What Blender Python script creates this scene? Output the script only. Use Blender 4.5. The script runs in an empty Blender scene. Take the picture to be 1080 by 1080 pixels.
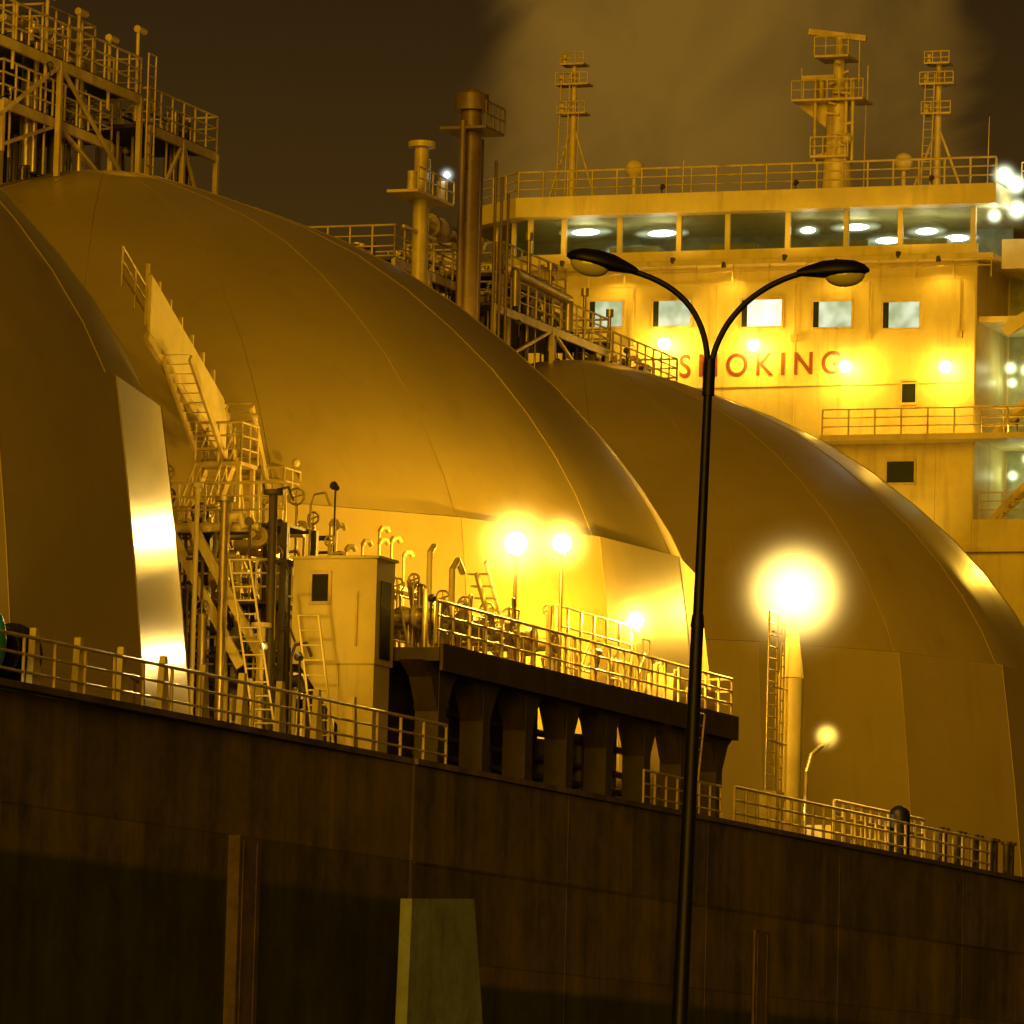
import bpy, math, random
from mathutils import Vector, Matrix
scene=bpy.context.scene
scene.view_settings.view_transform='Standard'
random.seed(7)
# ---------------------------------------------------------------- camera
F=6266.0
cd=bpy.data.cameras.new('camera'); cam=bpy.data.objects.new('camera',cd); scene.collection.objects.link(cam)
cd.lens=F/1080*36; cd.clip_end=20000; cd.clip_start=.5; scene.camera=cam
cam.matrix_world=Matrix.Translation((0,0,1.7)) @ Matrix.Rotation(math.pi/2+math.atan(669/F),4,'X') @ Matrix.Rotation(math.radians(1.5),4,'Z')
# ship frame: u aft along keel, v to the quay side, w above main deck
ANG=math.atan2(.94,.345)
SHIP=Matrix.Translation((-13.1,185.6,11.1)) @ Matrix.Rotation(ANG,4,'Z')
def L(u,v,w): return Vector((u,-v,w))
# ---------------------------------------------------------------- materials
def newmat(n):
    m=bpy.data.materials.new(n); m.use_nodes=True; nt=m.node_tree; return m,nt,nt.nodes['Principled BSDF']
def paint(name,col,rough=.5,var=.25,scale=.6,bump=.1,metal=0,rust=0.0,coat=0,spec=.5):
    m,nt,b=newmat(name)
    tc=nt.nodes.new('ShaderNodeTexCoord')
    no=nt.nodes.new('ShaderNodeTexNoise'); no.inputs['Scale'].default_value=scale; no.inputs['Detail'].default_value=8; no.inputs['Roughness'].default_value=.65
    nt.links.new(tc.outputs['Object'],no.inputs['Vector'])
    r=nt.nodes.new('ShaderNodeValToRGB'); r.color_ramp.elements[0].position=.3; r.color_ramp.elements[1].position=.7
    r.color_ramp.elements[0].color=(*[c*(1-var) for c in col],1); r.color_ramp.elements[1].color=(*[min(1,c*(1+var*.5)) for c in col],1)
    nt.links.new(no.outputs['Fac'],r.inputs['Fac']); out=r.outputs['Color']
    if rust>0:
        mp=nt.nodes.new('ShaderNodeMapping'); mp.inputs['Scale'].default_value=(1.6,1.6,.18); nt.links.new(tc.outputs['Object'],mp.inputs['Vector'])
        n2=nt.nodes.new('ShaderNodeTexNoise'); n2.inputs['Scale'].default_value=1.0; n2.inputs['Detail'].default_value=10; nt.links.new(mp.outputs[0],n2.inputs['Vector'])
        rr=nt.nodes.new('ShaderNodeValToRGB'); rr.color_ramp.elements[0].position=.55; rr.color_ramp.elements[1].position=.75
        rr.color_ramp.elements[0].color=(0,0,0,1); rr.color_ramp.elements[1].color=(rust,rust,rust,1); nt.links.new(n2.outputs['Fac'],rr.inputs['Fac'])
        mx=nt.nodes.new('ShaderNodeMix'); mx.data_type='RGBA'; nt.links.new(rr.outputs[0],mx.inputs[0]); nt.links.new(out,mx.inputs[6]); mx.inputs[7].default_value=(.16,.07,.02,1); out=mx.outputs[2]
    nt.links.new(out,b.inputs['Base Color'])
    b.inputs['Roughness'].default_value=rough; b.inputs['Metallic'].default_value=metal; b.inputs['Coat Weight'].default_value=coat; b.inputs['Specular IOR Level'].default_value=spec
    if bump:
        bp=nt.nodes.new('ShaderNodeBump'); bp.inputs['Strength'].default_value=bump; bp.inputs['Distance'].default_value=.2; nt.links.new(no.outputs['Fac'],bp.inputs['Height']); nt.links.new(bp.outputs[0],b.inputs['Normal'])
    return m
def emis(name,col,s):
    m=bpy.data.materials.new(name); m.use_nodes=True; nt=m.node_tree; nt.nodes.clear()
    e=nt.nodes.new('ShaderNodeEmission'); e.inputs[0].default_value=(*col,1); e.inputs[1].default_value=s
    o=nt.nodes.new('ShaderNodeOutputMaterial'); nt.links.new(e.outputs[0],o.inputs[0]); return m
def glare_mat(name,col,s):
    # lamp glare painted as an emissive shell: brightest through the middle of the ball, nothing at its rim
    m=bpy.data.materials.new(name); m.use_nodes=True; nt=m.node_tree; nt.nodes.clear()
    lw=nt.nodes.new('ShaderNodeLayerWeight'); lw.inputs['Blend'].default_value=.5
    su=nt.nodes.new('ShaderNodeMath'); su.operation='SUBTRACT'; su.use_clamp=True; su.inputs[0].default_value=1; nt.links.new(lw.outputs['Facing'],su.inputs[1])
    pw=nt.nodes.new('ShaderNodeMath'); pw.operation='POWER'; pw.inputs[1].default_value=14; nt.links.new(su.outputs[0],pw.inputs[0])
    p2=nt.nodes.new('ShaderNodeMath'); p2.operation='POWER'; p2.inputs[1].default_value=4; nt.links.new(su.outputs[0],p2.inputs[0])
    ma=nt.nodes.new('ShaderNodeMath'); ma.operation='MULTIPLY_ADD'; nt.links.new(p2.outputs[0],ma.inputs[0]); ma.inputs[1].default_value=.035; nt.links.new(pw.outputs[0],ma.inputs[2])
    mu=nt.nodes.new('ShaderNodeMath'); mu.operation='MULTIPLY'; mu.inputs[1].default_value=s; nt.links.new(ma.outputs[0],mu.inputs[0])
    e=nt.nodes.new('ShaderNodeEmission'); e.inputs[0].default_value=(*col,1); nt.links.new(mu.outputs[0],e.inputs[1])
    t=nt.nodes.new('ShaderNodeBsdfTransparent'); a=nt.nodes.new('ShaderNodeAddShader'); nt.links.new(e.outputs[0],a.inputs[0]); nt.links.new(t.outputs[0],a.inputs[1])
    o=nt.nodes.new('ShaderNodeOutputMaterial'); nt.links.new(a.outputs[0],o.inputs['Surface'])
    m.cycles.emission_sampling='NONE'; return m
WHITE=paint('white_ship_paint',(.76,.64,.3),.45,.2,.5,.05,rust=.4)
CREAM=paint('cream_steel',(.68,.54,.22),.34,.3,1.5,.1,rust=.5)
DARK=paint('dark_steel',(.07,.052,.022),.55,.4,1.5,.15,rust=.4)
STEEL=paint('galvanised_steel',(.46,.37,.17),.3,.3,2,.1,metal=.5,rust=.4)
TANK=paint('tank_cover_paint',(.44,.34,.1),.34,.14,.14,.12,rust=.12,spec=.42)
GREEN=paint('green_machinery_paint',(.03,.28,.13),.4,.2,2)
BLACK=paint('black_enamel',(.006,.005,.004),.45,.2,3,.05,spec=.3)
CONC=paint('weathered_concrete',(.3,.36,.42),.9,.35,1,.3,rust=.3)
RED=paint('red_lettering_paint',(.2,.045,.02),.6,.2,2)
SOD=(1,.55,.05)
# ---------------------------------------------------------------- mesh builder
class MB:
    def __init__(s): s.v=[];s.f=[];s.sm=[]
    def add(s,vs,fs,sm=False):
        o=len(s.v); s.v+= [tuple(x) for x in vs]; s.f+=[tuple(i+o for i in f) for f in fs]; s.sm+=[sm]*len(fs)
    def box(s,u0,u1,v0,v1,w0,w1):
        vs=[L(u,v,w) for w in (w0,w1) for v in (v0,v1) for u in (u0,u1)]
        s.add(vs,[(0,1,3,2),(4,6,7,5),(0,4,5,1),(2,3,7,6),(0,2,6,4),(1,5,7,3)])
    def beam(s,a,b,t,h=None):
        h=h or t; a=Vector(a);b=Vector(b); d=(b-a).normalized(); up=Vector((0,0,1)) if abs(d.z)<.95 else Vector((1,0,0))
        x=d.cross(up).normalized()*t/2; y=x.cross(d).normalized()*h/2
        vs=[p+i*x+j*y for p in (a,b) for i,j in ((-1,-1),(1,-1),(1,1),(-1,1))]
        s.add(vs,[(0,1,2,3),(7,6,5,4),(0,4,5,1),(1,5,6,2),(2,6,7,3),(3,7,4,0)])
    def cyl(s,a,b,r,r2=None,n=8,cap=True):
        r2=r if r2 is None else r2; a=Vector(a);b=Vector(b); d=(b-a).normalized(); up=Vector((0,0,1)) if abs(d.z)<.95 else Vector((1,0,0))
        x=d.cross(up).normalized(); y=x.cross(d)
        vs=[p+q*(math.cos(2*math.pi*i/n)*x+math.sin(2*math.pi*i/n)*y) for p,q in ((a,r),(b,r2)) for i in range(n)]
        s.add(vs,[(i,(i+1)%n,n+(i+1)%n,n+i) for i in range(n)],True)
        if cap: s.add(vs[:n],[tuple(range(n))]); s.add(vs[n:],[tuple(range(n))])
    def tube(s,pts,r,n=8):
        for a,b in zip(pts[:-1],pts[1:]): s.cyl(a,b,r,r,n)
        for p in pts[1:-1]: s.ball(p,r,6,4)
    def ball(s,c,r,n=12,m=8,sc=(1,1,1)):
        c=Vector(c); vs=[];fs=[]
        for j in range(m+1):
            t=math.pi*j/m
            for i in range(n):
                a=2*math.pi*i/n; vs.append(c+Vector((r*sc[0]*math.sin(t)*math.cos(a),r*sc[1]*math.sin(t)*math.sin(a),r*sc[2]*math.cos(t))))
        for j in range(m):
            for i in range(n): fs.append((j*n+i,j*n+(i+1)%n,(j+1)*n+(i+1)%n,(j+1)*n+i))
        s.add(vs,fs,True)
    def rail(s,pts,h=1.1,sp=1.5,nr=3,r=.03):
        for a,b in zip(pts[:-1],pts[1:]):
            a=Vector(a);b=Vector(b); n=max(1,round((b-a).length/sp))
            for i in range(n+1):
                p=a.lerp(b,i/n); s.cyl(p,p+Vector((0,0,h)),r*1.25,n=5)
            for k in range(nr):
                z=Vector((0,0,h*(k+1)/nr)); s.cyl(a+z,b+z,r if k<nr-1 else r*1.3,n=5)
    def ladder(s,a,b,wid=.5,side=Vector((1,0,0)),r=.035):
        a=Vector(a);b=Vector(b); x=side*wid/2
        s.cyl(a-x,b-x,r,n=5); s.cyl(a+x,b+x,r,n=5); n=int((b-a).length/.35)
        for i in range(n+1):
            p=a.lerp(b,i/n); s.cyl(p-x,p+x,r*.7,n=4)
    def wheel(s,c,r,ax):
        c=Vector(c); x=Vector((0,0,1)); y=ax.cross(x)
        pts=[c+r*(math.cos(a)*x+math.sin(a)*y) for a in [k*math.pi/5 for k in range(11)]]
        for a,b in zip(pts[:-1],pts[1:]): s.cyl(a,b,.03,n=4)
        s.cyl(pts[0],pts[5],.02,n=4); s.cyl(pts[2],pts[7],.02,n=4)
    def obj(s,name,mat,parent=None,M=None):
        me=bpy.data.meshes.new(name); me.from_pydata(s.v,[],s.f); me.polygons.foreach_set('use_smooth',s.sm); me.update()
        import bmesh; bm=bmesh.new(); bm.from_mesh(me); bmesh.ops.recalc_face_normals(bm,faces=bm.faces); bm.to_mesh(me); bm.free()
        me.materials.append(mat); o=bpy.data.objects.new(name,me); scene.collection.objects.link(o)
        if parent: o.parent=parent
        else: o.matrix_world=SHIP if M is None else M
        return o
def empty(name,M=None):
    o=bpy.data.objects.new(name,None); scene.collection.objects.link(o); o.matrix_world=SHIP if M is None else M; return o
def glow(parent,p,rad,s,col=(1,.62,.1)):  # ball of painted glare around a lamp
    b=MB(); b.ball((0,0,0),1,48,28); o=b.obj('painted_glare_halo',glare_mat('painted_glare',col,s),parent); o.location=p; o.scale=(rad,)*3
def bulb(parent,p,r,watts,col=SOD,halo=0,hs=1,hcol=(1,.62,.1),name='lamp_globe'):
    st=watts/(math.pi*4*math.pi*r*r); b=MB(); b.ball(p,r,16,10); b.obj(name,emis('lit_lamp',col,st),parent)
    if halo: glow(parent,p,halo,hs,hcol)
def added_spot(parent,p,tgt,watts,cone=80,col=SOD,pole=.5):  # added spot with a housing, put in to brighten nearby surfaces
    p=Vector(p); t=Vector(tgt); d=(t-p).normalized()
    b=MB(); b.cyl(p-d*.22,p+d*.02,.07,.12,n=10)
    if pole: b.cyl(p-d*.12,p-d*.12-Vector((0,0,pole)),.03,n=5)
    b.obj('added_spot_housing',DARK,parent)
    l=bpy.data.lights.new('added_spot_beam','SPOT'); l.energy=watts; l.color=col; l.spot_size=math.radians(cone); l.spot_blend=.7; l.shadow_soft_size=.1
    o=bpy.data.objects.new('added_spot_beam',l); scene.collection.objects.link(o); o.parent=parent; o.location=p+d*.06; o.rotation_euler=d.to_track_quat('-Z','Y').to_euler()
AX=Vector((1,0,0)); AY=Vector((0,1,0))
# ---------------------------------------------------------------- tanks
prof=[(18.75,7.4),(18.1,8.7),(17.25,10.0),(16.3,11.2),(15.0,12.6),(13.5,13.9),(11.8,15.2),(9.9,16.4),(7.8,17.4),(5.7,18.2),(3.8,18.85),(2.0,19.4),(.8,19.6)]
def tank(uc,off,nm='spherical_gas_tank'):
    e=empty(nm,SHIP@Matrix.Translation((uc,0,1.2)))
    NS=20; K=3; b=MB(); n=NS*K
    def ring(r,z,flat):
        out=[]
        for i in range(n):
            a=2*math.pi*i/n+off
            ch=math.cos(math.pi/NS)/math.cos(abs(((i%K)/K)*2*math.pi/NS-math.pi/NS))
            rr=r*(1+(ch-1)*flat); out.append((rr*math.cos(a),rr*math.sin(a),z))
        return out
    vs=[];fs=[]
    P=prof
    for r,z in P: vs+=ring(r,z,.75)
    for j in range(len(P)-1):
        for i in range(n): fs.append((j*n+i,j*n+(i+1)%n,(j+1)*n+(i+1)%n,(j+1)*n+i))
    fs.append(tuple((len(P)-1)*n+i for i in range(n)))
    b.add(vs,fs,True); b.obj('dome_cover',TANK,e)
    sk=MB(); vs=[];fs=[]; zs=[(18.98,7.42),(19.25,5.6),(19.6,3.0),(19.95,-.3),(20.0,-1.19)]
    for r,z in zs: vs+=[(r*math.cos(2*math.pi*i/NS+off),r*math.sin(2*math.pi*i/NS+off),z) for i in range(NS)]
    for j in range(len(zs)-1):
        for i in range(NS): fs.append((j*NS+i,j*NS+(i+1)%NS,(j+1)*NS+(i+1)%NS,(j+1)*NS+i))
    vs+=[(18.6*math.cos(2*math.pi*i/NS+off),18.6*math.sin(2*math.pi*i/NS+off),7.5) for i in range(NS)]; q=len(zs)*NS
    for i in range(NS): fs.append((i,(i+1)%NS,q+(i+1)%NS,q+i))
    sk.add(vs,fs,False); sk.obj('skirt_cover',TANK,e)
    sm=MB()
    for i in range(NS):
        a=2*math.pi*i/NS+off; c,s_=math.cos(a),math.sin(a)
        pts=[(r*c,r*s_,z) for r,z in prof]
        for p,q2 in zip(pts[:-1],pts[1:]): sm.cyl(p,q2,.02,n=4,cap=False)
        for p,q2 in zip(zs[:-1],zs[1:]): sm.cyl((p[0]*c,p[0]*s_,p[1]),(q2[0]*c,q2[0]*s_,q2[1]),.02,n=4,cap=False)
    sm.obj('meridian_seams',TANK,e); return e
for uc in (-42.5,0,45): tank(uc,math.radians(4))
# ---------------------------------------------------------------- hull
m,nt,bs=newmat('hull_paint')
def math_node(op,a,b=None,clamp=False):
    n=nt.nodes.new('ShaderNodeMath'); n.operation=op; n.use_clamp=clamp
    for k,x in enumerate((a,b)):
        if x is None: continue
        if isinstance(x,(int,float)): n.inputs[k].default_value=x
        else: nt.links.new(x,n.inputs[k])
    return n.outputs[0]
tc=nt.nodes.new('ShaderNodeTexCoord'); sep=nt.nodes.new('ShaderNodeSeparateXYZ'); nt.links.new(tc.outputs['Object'],sep.inputs[0])
cmb=nt.nodes.new('ShaderNodeCombineXYZ'); nt.links.new(sep.outputs[0],cmb.inputs[0]); nt.links.new(sep.outputs[2],cmb.inputs[1])
br=nt.nodes.new('ShaderNodeTexBrick'); br.inputs['Scale'].default_value=1; br.inputs['Brick Width'].default_value=7.3; br.inputs['Row Height'].default_value=2.4; br.inputs['Mortar Size'].default_value=.02
br.inputs['Color1'].default_value=(.1,.088,.042,1); br.inputs['Color2'].default_value=(.17,.14,.066,1); br.inputs['Mortar'].default_value=(.08,.068,.035,1)
nt.links.new(cmb.outputs[0],br.inputs['Vector'])
mp=nt.nodes.new('ShaderNodeMapping'); mp.inputs['Scale'].default_value=(.9,.9,.06); nt.links.new(tc.outputs['Object'],mp.inputs[0])
st=nt.nodes.new('ShaderNodeTexNoise'); st.inputs['Scale'].default_value=1; st.inputs['Detail'].default_value=12; st.inputs['Roughness'].default_value=.65; nt.links.new(mp.outputs[0],st.inputs['Vector'])
bl=nt.nodes.new('ShaderNodeTexNoise'); bl.inputs['Scale'].default_value=.35; bl.inputs['Detail'].default_value=12; bl.inputs['Roughness'].default_value=.78; nt.links.new(tc.outputs['Object'],bl.inputs['Vector'])
av=math_node('MULTIPLY_ADD',bl.outputs['Fac'],.8); nt.nodes[-1].inputs[2].default_value=-.13
av2=math_node('MULTIPLY_ADD',st.outputs['Fac'],.6); nt.links.new(av,nt.nodes[-1].inputs[2])
rp=nt.nodes.new('ShaderNodeValToRGB'); rp.color_ramp.elements[0].position=.42; rp.color_ramp.elements[1].position=.7; rp.color_ramp.elements[0].color=(.4,.42,.42,1); rp.color_ramp.elements[1].color=(1.7,1.45,1.1,1)
nt.links.new(av2,rp.inputs[0])
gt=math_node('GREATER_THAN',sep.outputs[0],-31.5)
thr=math_node('MULTIPLY_ADD',gt,-1.9); nt.nodes[-1].inputs[2].default_value=-3.5  # dark lower paint; its step up forward paints in a dolphin's shadow
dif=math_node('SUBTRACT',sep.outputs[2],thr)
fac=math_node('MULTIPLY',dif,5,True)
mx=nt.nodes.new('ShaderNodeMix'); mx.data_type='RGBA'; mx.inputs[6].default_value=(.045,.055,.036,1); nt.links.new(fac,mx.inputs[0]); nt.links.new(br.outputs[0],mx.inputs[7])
mu=nt.nodes.new('ShaderNodeMix'); mu.data_type='RGBA'; mu.blend_type='MULTIPLY'; mu.inputs[0].default_value=1; nt.links.new(mx.outputs[2],mu.inputs[6]); nt.links.new(rp.outputs[0],mu.inputs[7])
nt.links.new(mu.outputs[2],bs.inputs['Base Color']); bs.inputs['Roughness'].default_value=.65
bp=nt.nodes.new('ShaderNodeBump'); bp.inputs['Strength'].default_value=.4; bp.inputs['Distance'].default_value=.18; nt.links.new(av2,bp.inputs['Height']); nt.links.new(bp.outputs[0],bs.inputs['Normal'])
HULL=m
b=MB(); secs=[(-150,1),(-135,10),(-115,18),(-90,22.0),(-60,22.6),(-31.6,23.08),(-31.5,23.12),(60,23.12),(100,22.5),(112,19)]
vs=[];fs=[]
for u,hv in secs:
    vs+=[L(u,hv,0),L(u,hv,-8),L(u,hv*.97,-14.5),L(u,-hv*.97,-14.5),L(u,-hv,-8),L(u,-hv,0)]
for j in range(len(secs)-1):
    for k in range(6): fs.append((j*6+k,j*6+(k+1)%6,(j+1)*6+(k+1)%6,(j+1)*6+k))
k=(len(secs)-1)*6; fs+=[(0,1,2,3,4,5),(k,k+1,k+2,k+3,k+4,k+5)]
b.add(vs,fs)
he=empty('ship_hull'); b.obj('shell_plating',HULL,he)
b=MB(); b.box(-31.5,100,22.9,23.2,.01,.16); b.box(-60,-31.5,22.7,23.1,.01,.16)
for u in (-20,-8,5,19): b.box(u,u+.03,23.121,23.135,-7.9,-.02)
b.box(-31.4,60,23.121,23.15,-2.44,-2.4); b.obj('deck_edge_and_welds',HULL,he)
# ---------------------------------------------------------------- railings on deck edge
b=MB(); b.rail([L(-60,22.5,.1),L(-28,22.6,.1)],1.15,1.6,3,.035)
b2=MB()
for i in range(9):
    u=-53+i*2.35; b2.add([L(u,22.45,.1),L(u+.5,22.45,.1),L(u+.3,22.45,1.5),L(u+.15,22.45,1.5),L(u,22.3,.1),L(u+.5,22.3,.1),L(u+.3,22.3,1.5),L(u+.15,22.3,1.5)],[(0,1,2,3),(7,6,5,4),(0,4,5,1),(1,5,6,2),(2,6,7,3),(3,7,4,0)])
e=empty('deck_railing'); b.obj('rails',CREAM,e); b2.obj('stanchion_brackets',WHITE,e)
for u in (-50,-43,-36.5): added_spot(e,L(u,20.6,1.2),L(u+1,22.4,.4),45,130,pole=1.1)
b=MB(); b.rail([L(-4,22.6,.1),L(24,22.6,.1)],1.15,1.1,3,.04); b.rail([L(8,22.0,.1),L(18,22.0,.1)],1.5,1.0,3,.05); e=empty('deck_railing'); b.obj('rails',CREAM,e)
for u in (7.5,13,17.5): added_spot(e,L(u,20.6,1.4),L(u+2,22.4,.4),60,120,(1,.75,.2),pole=1.3)
b=MB()
for i in range(5):
    u=18.5+i*2.1; b.cyl(L(u,22.4,0),L(u,22.4,1.3),.12,n=8); b.cyl(L(u+.6,22.4,0),L(u+.6,22.4,1.3),.12,n=8); b.beam(L(u-.2,22.4,.25),L(u+.8,22.4,1.2),.1); b.cyl(L(u,22.4,1.3),L(u,22.4,1.4),.2); b.cyl(L(u+.6,22.4,1.3),L(u+.6,22.4,1.4),.2)
b.obj('mooring_bollards',DARK)
def winch(u,nm='mooring_winch'):
    e=empty(nm); b=MB(); b.box(u-1.4,u+.9,21.2,22.2,0,.3); b.beam(L(u-.8,21.7,.3),L(u-.8,21.7,1.4),.3,.8); b.ball(L(u-.9,21.9,1.1),.6,14,8,(.6,.7,1.3)); b.obj('gear_case',GREEN,e)
    b=MB(); b.cyl(L(u-.1,21.7,.95),L(u+.7,21.7,.95),.3,n=16); b.cyl(L(u+.7,21.7,.95),L(u+.85,21.7,.95),.7,n=20); b.cyl(L(u-.2,21.7,.95),L(u-.1,21.7,.95),.6,n=20); b.obj('drum',BLACK,e)
    added_spot(e,L(u-3.5,22.2,1.2),L(u,21.7,1),90,60,(.6,1,.5),pole=1.1)
winch(-53.2)
b=MB(); b.cyl(L(14.2,22.3,0),L(14.2,22.3,1.5),.35,n=14); b.ball(L(14.2,22.3,1.5),.35,14,8); b.obj('mooring_roller',BLACK)
# ---------------------------------------------------------------- manifold platform
e=empty('cargo_manifold_platform')
b=MB(); W=3.3
b.add([L(-27.6,16,W-.35),L(-13,19.3,W-.35),L(-2.9,20.4,W-.35),L(-2.9,22.2,W-.35),L(-27.6,22.2,W-.35)]+[L(-27.6,16,W),L(-13,19.3,W),L(-2.9,20.4,W),L(-2.9,22.2,W),L(-27.6,22.2,W)],
 [(0,1,2,3,4),(9,8,7,6,5)]+[(i,(i+1)%5,5+(i+1)%5,5+i) for i in range(5)])
b.box(-27.6,-2.9,22.22,22.3,W-.6,W+.1); b.box(-2.88,-2.8,20.4,22.3,W-.6,W+.1)
for i in range(8):
    u=-26.6+i*3.3
    b.box(u-.28,u+.28,21.3,21.95,0,W-.36)
    for sgn in (-1,1):
        b.add([L(u+sgn*.28,21.32,W-.36),L(u+sgn*1.6,21.32,W-.36),L(u+sgn*.85,21.32,W-.75),L(u+sgn*.28,21.32,W-1.6),L(u+sgn*.28,21.93,W-.36),L(u+sgn*1.6,21.93,W-.36),L(u+sgn*.85,21.93,W-.75),L(u+sgn*.28,21.93,W-1.6)],[(0,1,2,3),(7,6,5,4),(0,4,5,1),(1,5,6,2),(2,6,7,3),(3,7,4,0)])
b.box(-26,-14.5,20.1,20.2,0,W-.36); b.box(-14.4,-10.5,20.4,20.5,0,1.5)
for i in range(14): b.cyl(L(-25+i*1.5,20.9,0),L(-25+i*1.5,20.9,random.uniform(1,2.8)),random.uniform(.08,.28))
for w in (.7,1.2,1.9): b.cyl(L(-26,21,w),L(-9,21,w),.1)
b.obj('deck_and_legs',DARK,e)
b=MB(); b.rail([L(-27.6,22.1,W+.1),L(-2.95,22.1,W+.1)],1.1,1.25,3,.035); b.rail([L(-2.95,22.1,W+.1),L(-2.95,20.5,W+.1)],1.1,.8,3,.035)
b.rail([L(-15,20.8,W+.1),L(-8.4,20.8,W+.1)],2.2,1.1,4,.035); b.rail([L(-26,19.6,W+.1),L(-16,19.6,W+.1)],1.6,1.1,4,.03)
b.rail([L(-5,22.5,.1),L(-12,22.5,.1)],1.1,1.0,3,.03); b.ladder(L(-7.4,22.4,0),L(-6.6,22.4,3.2),.5)
for i in range(5):
    u=-14+i*1.2; b.beam(L(u,21.2,W+.4),L(u+.9,21.2,W+1.5),.05)
b.obj('handrails',CREAM,e)
b=MB()
for i in range(6):
    u=-25.5+i*1.7; b.tube([L(u,18,W+.2),L(u,18,W+1.0),L(u,21.6,W+1.0)],.2,10); b.cyl(L(u,21.4,W+1.0),L(u,21.55,W+1.0),.36,n=14); b.cyl(L(u,20.7,W+1.0),L(u,20.8,W+1.0),.33,n=14)
    b.cyl(L(u,20.2,W+1.2),L(u,20.2,W+1.8),.05); b.wheel(L(u-.1,20.2,W+1.8),.2,AX)
for i in range(44):
    u=random.uniform(-27,-6); v=random.uniform(20.3,21.7); h=random.uniform(.5,2.0); r=random.choice((.03,.05,.08)); b.cyl(L(u,v,W),L(u,v,W+h),r)
    if i%2: b.tube([L(u,v,W+h),L(u+random.uniform(-1,1),v,W+h),L(u+random.uniform(-.4,.4),v,W)],r*.8)
    elif i%4==0: b.wheel(L(u,v,W+h),.15,AX)
b.obj('manifold_pipes',STEEL,e)
b=MB()
for a,c in (((-20.5,20.5,W+2.6),(-18.2,20.5,W+.2)),((-19.8,20.5,W+3.0),(-17.5,20.5,W+.6))): b.beam(L(*a),L(*c),.08,.16)
for i in range(8): b.box(-20.4+i*.29,-20.15+i*.29,20.2,20.8,W+2.6-i*.3,W+2.64-i*.3)
b.tube([L(-22.6,20.6,W),L(-22.6,20.6,W+2.5),L(-22.2,20.6,W+2.8),L(-21.8,20.6,W+2.5)],.09)
b.tube([L(-24.3,20.6,W),L(-24.3,20.6,W+2.8),L(-24.0,20.6,W+3.0)],.08)
b.obj('inclined_ladder_and_vents',WHITE,e)
b=MB(); b.box(-7.5,-6.3,21,21.8,W+.01,W+1.0); b.box(-5.2,-3.6,21,21.8,W+.01,W+.8); b.box(-11.6,-11.3,20.9,21.2,W+.01,W+1.5); b.obj('equipment_boxes',STEEL,e)
added_spot(e,L(-27.2,21.8,4.6),L(-22,20.6,4.4),160,100,pole=1.2)
def flood(u,v,w,base,watts,halo,hs,r=.34,nm='floodlight_post'):
    e=empty(nm); b=MB(); b.cyl(L(u,v,base),L(u,v,w-.35),.07,.05); b.beam(L(u-.3,v,w-.35),L(u+.3,v,w-.35),.07); b.beam(L(u-.3,v,w-.35),L(u-.3,v,w),.05); b.beam(L(u+.3,v,w-.35),L(u+.3,v,w),.05); b.obj('post_and_yoke',STEEL,e)
    bulb(e,L(u,v,w),r,watts,SOD,halo,hs)
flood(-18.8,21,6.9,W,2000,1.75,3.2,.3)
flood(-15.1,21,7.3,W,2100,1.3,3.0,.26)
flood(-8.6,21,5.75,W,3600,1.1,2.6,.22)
# ---------------------------------------------------------------- deckhouse cabin
e=empty('manifold_control_cabin'); b=MB()
b.box(-29.1,-27.8,18.7,21,2.75,5.45); b.box(-29.0,-27.9,20.0,20.95,0,2.749); b.box(-29.2,-27.75,18.6,21.08,5.45,5.52)
b.add([L(-29.0,19.99,2.749),L(-29.0,18.9,2.749),L(-29.0,19.99,1.2),L(-28.7,19.99,2.749),L(-28.7,18.9,2.749),L(-28.7,19.99,1.2)],[(0,1,2),(3,5,4),(0,3,4,1),(1,4,5,2),(2,5,3,0)])
b.obj('cabin_walls',WHITE,e)
b=MB(); b.box(-29.14,-29.08,19.25,19.7,4.35,5.05); b.box(-28.8,-28.1,20.97,21.03,2.9,4.9); b.obj('window_and_door',BLACK,e)
b=MB()
for q in ((19.17,19.78,4.27,4.35),(19.17,19.78,5.05,5.13),(19.17,19.25,4.35,5.05),(19.7,19.78,4.35,5.05)): b.box(-29.17,-29.09,*q)
b.beam(L(-29.16,20.5,3.2),L(-29.16,20.5,4.6),.05); b.obj('window_frame_and_handrail',CREAM,e)
# ---------------------------------------------------------------- pipe cluster between the tanks
e=empty('cargo_pipework'); b=MB(); c=MB(); d=MB()
for i in range(150):
    u=random.uniform(-30.8,-22); v=random.uniform(12.2,19.0); h=random.uniform(1.8,7.4); r=random.choice((.03,.04,.05,.07,.12))
    t=random.choice((0,1,2,3)); tgt=random.choice((b,c,d,d))
    tgt.cyl(L(u,v,0),L(u,v,h),r)
    if t==0: tgt.tube([L(u,v,h),L(u,v+.1,h+.3),L(u,v+.4,h+.35),L(u,v+.55,h)],r)
    elif t==1: tgt.tube([L(u,v,h),L(u,v+random.uniform(-1.6,1),h)],r)
    elif t==2: tgt.wheel(L(u-.05,v,h+.15),random.uniform(.13,.24),AX)
    else: tgt.cyl(L(u,v,h),L(u,v,h+.12),r*2.2,n=12)
for i in range(30):
    w=random.uniform(1.2,6.6); u=random.uniform(-30,-24); v0=random.uniform(12.5,16); (b,c,d)[i%3].cyl(L(u,v0,w),L(u,v0+random.uniform(1.0,3),w),random.choice((.04,.08,.13)))
for w in (2.4,4.4,6.4):
    d.box(-29,-27,12.4,18.4,w-.08,w); b.rail([L(-29.05,12.4,w),L(-29.05,18.4,w)],1.05,.8,3,.03)
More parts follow.
